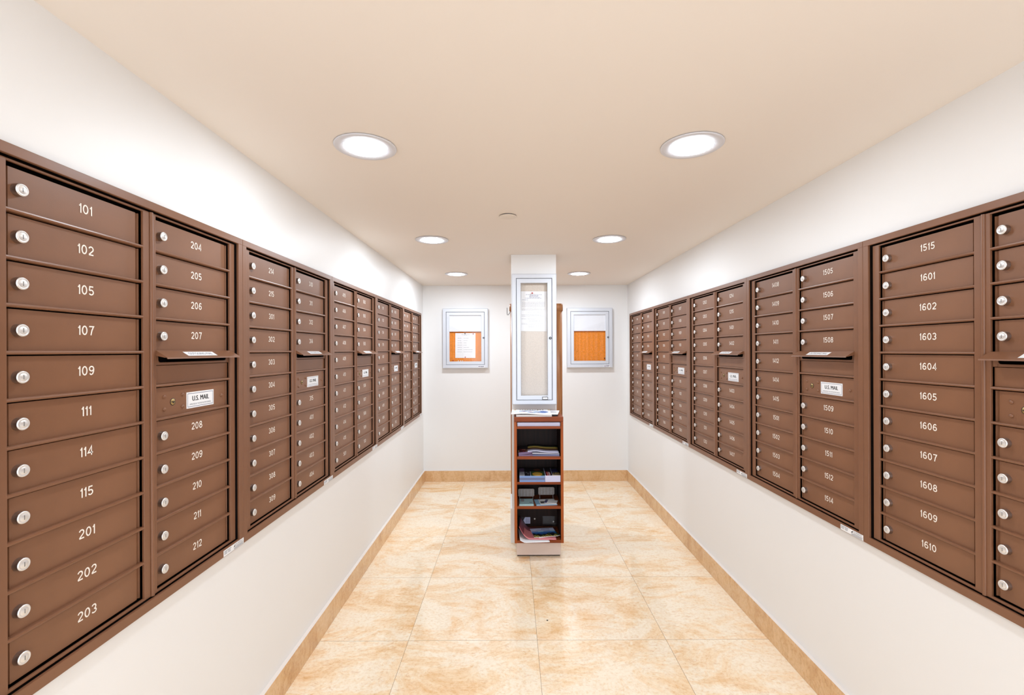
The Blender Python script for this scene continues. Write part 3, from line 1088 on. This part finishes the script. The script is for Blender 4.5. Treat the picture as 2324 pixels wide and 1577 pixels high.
# upper shelf
Z1 = 0.6783
G1 = 'magazines on the upper shelf'
leaf('magazine', 'dark wine coloured magazine, lower one at the left of the upper shelf', 'magazine', 0.091, 3.175, Z1, 0.096, 0.200, 0.010, 0.04, None, 'ppurple', None, G1)
leaf('magazine', 'dark wine coloured magazine with red print, top one at the left of the upper shelf', 'magazine', 0.088, 3.180, Z1 + 0.0102, 0.090, 0.200, 0.010, 0.03,
     lambda u, v: random.choice(('pwine', 'pwine', 'pdark', 'red', 'ptan')) if 0.1 < v < 0.5 else ('ppurple' if v <= 0.1 else 'pdark'), 'ppurple', lambda u, v: 0.006 * u, G1)
leaf('magazine', 'slate blue magazine at the bottom right of the upper shelf', 'magazine', 0.231, 3.170, Z1, 0.176, 0.200, 0.011, -0.02, None, 'pslate', None, G1)
leaf('magazine', 'thin slate blue magazine beneath the yellow and black one on the upper shelf', 'magazine', 0.226, 3.175, Z1 + 0.0113, 0.180, 0.200, 0.006, 0.02, None, 'psilver', lambda u, v: 0.004 * (1 - u), G1)
leaf('magazine', 'yellow, brown and black covered magazine on top of the upper shelf pile', 'magazine', 0.214, 3.185, Z1 + 0.0225, 0.206, 0.215, 0.005, -0.04,
     vbands((0.24, 'plav'), (0.36, 'pbrown'), (0.46, 'pdark'), (0.70, 'pyellow'), (0.78, 'pgreen'), (1, 'pdark')), 'plav', lambda u, v: 0.008 * math.exp(-((u - 0.25) / 0.25) ** 2), G1, 16, 24)

# second shelf: two stacks
def cover_a(u, v):
    if u < 0.20:
        return ('pgrey' if math.sin(90 * v) > 0.5 and u > 0.04 and math.sin(70 * u) > -0.4 else 'psilver') if v < 0.5 else 'ppurple'
    if u < 0.43:
        return 'pgrey' if (math.hypot((u - 0.28) / 0.03, (v - 0.42) / 0.06) < 1 or (0.32 < u < 0.40 and 0.1 < v < 0.4 and math.sin(60 * v) > 0.3)) else 'pdark'
    if u < 0.46:
        return 'plav' if v < 0.55 else 'pdark'
    d = math.hypot((u - 0.72) / 0.20, (v - 0.22) / 0.24)
    return 'pyellow' if d < 0.55 else ('pgold' if d < 1 else ('pbrown' if math.hypot((u - 0.74) / 0.15, (v - 0.75) / 0.15) < 1 else ('pgreen' if v < 0.55 else 'pdark')))

def cover_b(u, v):
    if u < 0.05:
        return 'plav'
    if u < 0.46:
        w = math.hypot((u - 0.26) / 0.13, (v - 0.24) / 0.22)
        return ('paper' if math.sin(80 * u) > 0.2 else 'red') if w < 1 else ('red' if v < 0.5 and u < 0.2 and u > 0.12 else 'pdark')
    if u < 0.50:
        return 'plav'
    if v < 0.22:
        return 'pnavy' if 0.08 < v < 0.15 and u > 0.58 else 'ptan'
    if v < 0.42:
        return 'pyellow' if math.sin(55 * u) > 0.3 else 'pdark'
    return 'pnavy' if v < 0.85 and u < 0.93 else 'pdark'

Z2 = 0.5088
for k in range(3):
    top = k == 2
    leaf('catalogue', 'blue edged catalogue, ' + ('bottom', 'middle', 'top')[k] + ' of the left stack on the second shelf' + (', green and gold cover' if top else ''), 'catalogue', 0.136, 3.165, Z2 + 0.0138 * k, 0.168, 0.200, 0.0134, 0.0,
         cover_a if top else None,
         'pblue' if k != 1 else 'pslate', None, 'blue edged catalogues on the second shelf', 48, 32)
for k in range(3):
    top = k == 2
    leaf('catalogue', 'white edged catalogue, ' + ('bottom', 'middle', 'top')[k] + ' of the right stack on the second shelf' + (', red and tan cover' if top else ''), 'catalogue', 0.2725, 3.165, Z2 + 0.0142 * k, 0.102, 0.200, 0.0138, 0.0,
         cover_b if top else None,
         'plav', None, 'white edged catalogues on the second shelf', 36, 32)

# third shelf: two card holders and leaflets
Z3 = 0.3483
def card_holder(x, y, label, zlo):
    t = thing('card_holder', label, 'card holder', (x, y, Z3), 0, 'card holders on the third shelf')
    w, z0, z1, r = 0.112, zlo, zlo + 0.054, 0.010
    poly = []
    for cx, cz, a0 in ((w / 2 - r, z0 + r, -90), (w / 2 - r, z1 - r, 0), (-w / 2 + r, z1 - r, 90), (-w / 2 + r, z0 + r, 180)):
        poly += arc(cx, cz, r, r, a0, a0 + 90, 6)
    m = MB('panelgrey'); m.prism(poly, 'y', 0, 0.003); m.build('panel', t)
    m = MB('psilver')
    for k in (-0.034, -0.012, 0.012, 0.034):
        m.box(k - 0.001, k + 0.001, -0.0012, 0.0, z0 + 0.003, z1 - 0.003)
    m.build('rib', t)
    for s in (-1, 1):
        m = MB('psilver'); m.tube([(s * (w / 2 - 0.010), 0.0015, z0 + 0.004), (s * (w / 2 - 0.010), 0.0, 0.0034), (s * (w / 2 - 0.010), -0.015, 0.0034)], 0.0016, 6); m.build('leg', t)
    m = MB('acrylic'); m.box(-w / 2, w / 2, -0.018, 0.012, 0.0, 0.0009); m.build('base', t)
card_holder(0.101, 3.225, 'grey ribbed card holder at the left of the third shelf', 0.014)
card_holder(0.242, 3.235, 'grey ribbed card holder on thin legs at the right of the third shelf', 0.022)
leaf('leaflet_stack', 'pale blue leaflets on the left of the third shelf in front of a card holder', 'leaflets', 0.098, 3.138, Z3, 0.096, 0.130, 0.008, 0.0,
     blotch('pteal', (0.8, 0.35, 0.12, 0.08, 'pslate'), (0.25, 0.7, 0.12, 0.2, 'pgrey')), 'pteal')
leaf('leaflet_stack', 'white leaflets with dark photo strip on the right of the third shelf', 'leaflets', 0.228, 3.138, Z3, 0.140, 0.118, 0.006, 0.10,
     lambda u, v: 'pdark' if 0.25 < v < 0.55 and 0.25 < u < 0.45 else ('pslate' if 0.25 < v < 0.5 and u > 0.65 else ('psky' if u < 0.2 else 'paper')), 'psky', None, None, 20, 12)
leaf('leaflet', 'small loose white leaflet lying on top of the right leaflet stack', 'leaflet', 0.266, 3.135, Z3 + 0.0065, 0.085, 0.070, 0.002, -0.25, bands((0.2, 'pnavy'), (1, 'paper')), 'paper')

# bottom shelf: folder, sheets and brochures, plus sticker on the back
Z4 = 0.1223
leaf('paper_sheet', 'white sheet on the bottom shelf hanging over the front edge', 'paper', 0.145, 3.130, Z4 + 0.0004, 0.195, 0.205, 0.0025, 0.06, None, 'paper',
     lambda u, v: 0.05 * max(0, 0.16 - u) ** 1.2 * 3)
leaf('pink_folder', 'pink folder curling up the left side of the bottom shelf', 'folder', 0.176, 3.165, Z4 + 0.006, 0.245, 0.205, 0.003, -0.05,
     lambda u, v: 'rose' if (v > 0.62 or u < 0.14) else 'pink', 'pink', lambda u, v: 0.9 * max(0, 0.30 - u) ** 2, None, 24, 14)
leaf('brochure', 'blue landscape brochure, lower of two on the pink folder', 'brochure', 0.232, 3.165, Z4 + 0.010, 0.150, 0.140, 0.003, 0.30, bands((0.3, 'pteal'), (0.7, 'psky'), (1, 'pgreen')), 'paper', None, 'brochures on the pink folder')
def land_print(u, v):
    a = 0.16 + 0.05 * math.sin(14 * u) + 0.03 * math.sin(37 * u)
    b = 0.36 + 0.06 * math.sin(9 * u + 1) + 0.03 * math.sin(31 * u)
    if v < a:
        return 'pyellow' if math.sin(60 * u + 25 * v) > 0.1 else 'pgreen'
    if v < b:
        return 'pgreen' if math.sin(23 * u + 5) > 0.55 else 'pdark'
    if v < 0.52:
        return 'pdeep'
    if v < 0.66:
        return 'pblue' if math.sin(12 * u) > -0.2 else 'psky'
    return 'pslate' if (0.72 < v < 0.76 and 0.2 < u < 0.8) or (0.84 < v < 0.9 and 0.45 < u < 0.8) else 'plav'
leaf('brochure', 'blue and green landscape brochure, upper of two on the pink folder', 'brochure', 0.218, 3.160, Z4 + 0.0136, 0.164, 0.150, 0.003, 0.16,
     land_print, 'paper', None, 'brochures on the pink folder', 44, 36)
m_ = MB('plav', 'pnavy')
x0, z0 = IX0 + 0.014, 0.142
yy = BY1 - 0.0068
m_.face([(x0 + 0.045, yy, z0), (x0 + 0.082, yy, z0), (x0 + 0.082, yy, z0 + 0.046), (x0 + 0.045, yy, z0 + 0.046), (x0 + 0.033, yy, z0 + 0.023)], 'plav')
m_.face([(x0, yy, z0), (x0 + 0.045, yy, z0), (x0 + 0.033, yy, z0 + 0.023), (x0 + 0.045, yy, z0 + 0.046), (x0, yy, z0 + 0.046)], 'pdark')
for k in range(3):
    m_.face([(x0 + 0.054 + k * 0.009, yy - 0.0004, z0 + 0.006), (x0 + 0.056 + k * 0.009, yy - 0.0004, z0 + 0.006), (x0 + 0.056 + k * 0.009, yy - 0.0004, z0 + 0.040), (x0 + 0.054 + k * 0.009, yy - 0.0004, z0 + 0.040)], 'pnavy')
o = m_.build('shelf_sticker', t, (ox, oy, 0))
o['label'] = 'lavender arrow-shaped sticker'
m_ = MB('acrylic')
m_.box(-0.05, 0.05, -0.001, 0.001, 0, 0.075)
o = m_.build('plastic_sleeve', None, (IX1 - 0.055, 3.292, Z4 + 0.001))
o.rotation_euler = (-0.16, 0, 0)
tag(o, 'clear plastic sleeve leaning at the right of the bottom shelf', 'plastic sleeve')

m_ = MB('black')
m_.lathe([(0.0, 0.0), (0.0042, 0.0004), (0.0048, 0.0018), (0.003, 0.0032), (0.0, 0.0036)], (0, 0, 0), 'z', 9)
o = m_.build('crumb', None, (0.179, 2.364, 0.0))
o.scale = (1.0, 0.7, 1.0)
tag(o, 'tiny black crumb on the marble floor in front of the bookcase', 'crumb')
